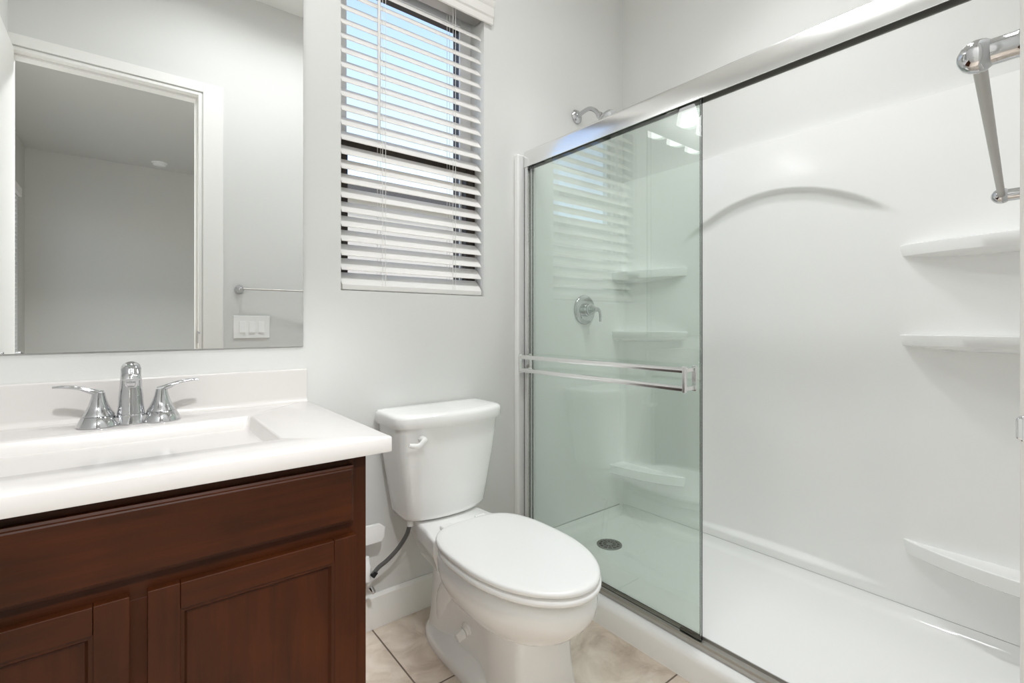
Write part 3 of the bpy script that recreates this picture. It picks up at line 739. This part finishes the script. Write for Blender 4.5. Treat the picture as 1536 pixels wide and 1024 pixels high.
for y in (.816, 1.600):
    b = MB(); b.box(TBX - .006, TBX + .006, y, y + .011, .886, .967); b.box(TBX + .006, HX + .0092, y, y + .011, .892, .905); b.box(TBX + .006, HX + .0092, y, y + .011, .948, .961)
    b.box(HX + .004, HX + .0092, y + .001, y + .017, .886, .967)
    b.build('rail_bracket', M['alu'], g1, smooth=0, bevel=.002)

# ------------------------------------------------------------------ shower head and valve
sh = thing('showerhead', (1.745, YB, 2.125), 'chrome shower head on a curved arm high on the back wall', 'shower head')
b = MB(); b.lathe([(.034, -.0005), (.034, -.004), (.026, -.012), (.013, -.016)], (1.745, YB, 2.125), (0, 1, 0)); b.build('wall_flange', M['chrome'], sh)
b = MB(); b.tube([(1.745, YB - .008, 2.125), (1.745, YB - .05, 2.135), (1.745, YB - .09, 2.135), (1.745, YB - .125, 2.112), (1.745, YB - .150, 2.082)], .0105, n=16, sub=5); b.build('shower_arm', M['chrome'], sh)
b = MB(); b.lathe([(.012, -.006), (.016, .0), (.017, .012), (.014, .022), (.022, .036), (.044, .056), (.052, .066), (.052, .074), (.046, .078)], (1.745, YB - .148, 2.085), (0, -.75, -.66)); b.build('spray_head', M['chrome'], sh)

vx, vz = 1.767, 1.166
vv = thing('shower_valve', (vx, PY1, vz), 'chrome round shower valve with lever on the end panel behind the glass', 'shower valve')
b = MB(); b.lathe([(.073, -.0005), (.073, -.004), (.069, -.009), (.058, -.013), (.04, -.014)], (vx, PY1, vz), (0, 1, 0), n=48); b.build('valve_plate', M['chrome'], vv)
b = MB(); b.lathe([(.033, -.013), (.033, -.034), (.030, -.037), (.026, -.037)], (vx, PY1, vz), (0, 1, 0)); b.build('valve_sleeve', M['chrome'], vv)
b = MB(); b.lathe([(.028, -.038), (.028, -.046), (.024, -.058), (.014, -.070), (.011, -.082), (.004, -.086)], (vx, PY1, vz), (0, 1, 0))
b.tube([(vx, PY1 - .070, vz + .006), (vx + .010, PY1 - .084, vz), (vx + .018, PY1 - .088, vz - .025), (vx + .02, PY1 - .086, vz - .058)], [.008, .008, .0075, .006], n=14, flat=[.8, .8, .8, .7], up=(0, 1, 0), sub=5)
b.build('lever_handle', M['chrome'], vv)

# ------------------------------------------------------------------ towel bar and switch on the doorway wall
A = Vector((.529, .070, 1.307)); Bp = Vector((1.128, .121, 1.306))
tw = thing('towel_bar', (.527, YF, 1.306), 'chrome towel bar with rounded posts on the wall beside the doorway', 'towel bar')
b = MB(); b.tube([A + (Bp - A) * .012, Bp], .0047, n=20); b.build('bar', M['brushed'], tw)
for P in (A, Bp):
    b = MB()
    L = P.y - YF
    prof = [(.026, .0005), (.026, .004), (.022, .009)]
    prof += [(.0175, .016), (.0125, max(.022, L * .42)), (.0098, max(.028, L * .55)), (.0098, L)]
    b.lathe(prof, (P.x, YF, P.z), (0, 1, 0), n=28)
    rings = []
    for k in range(9):
        a = -pi / 2 + pi * k / 8
        rings.append((max(.0128 * cos(a), .0006), .0128 * sin(a)))
    b.lathe(rings, tuple(P), (0, 1, 0), n=28)
    b.build('post', M['chrome'], tw, smooth=45)
sw = thing('light_switch', (.597, YF, 1.078), 'white three-rocker light switch plate below the towel bar, seen in the mirror', 'light switch')
b = MB(); b.box(.497, .697, YF + .0005, YF + .007, 1.010, 1.147); b.build('switch_plate', M['plastic'], sw, smooth=0, bevel=.003)
for k in range(3):
    cx = .545 + k * .052
    b = MB(); b.prism([(YF + .0072, 1.045), (YF + .0072, 1.112), (YF + .0085, 1.112), (YF + .0125, 1.045)], 0, cx - .0165, cx + .0165); b.build('rocker', M['plastic'], sw, smooth=0, bevel=.001)
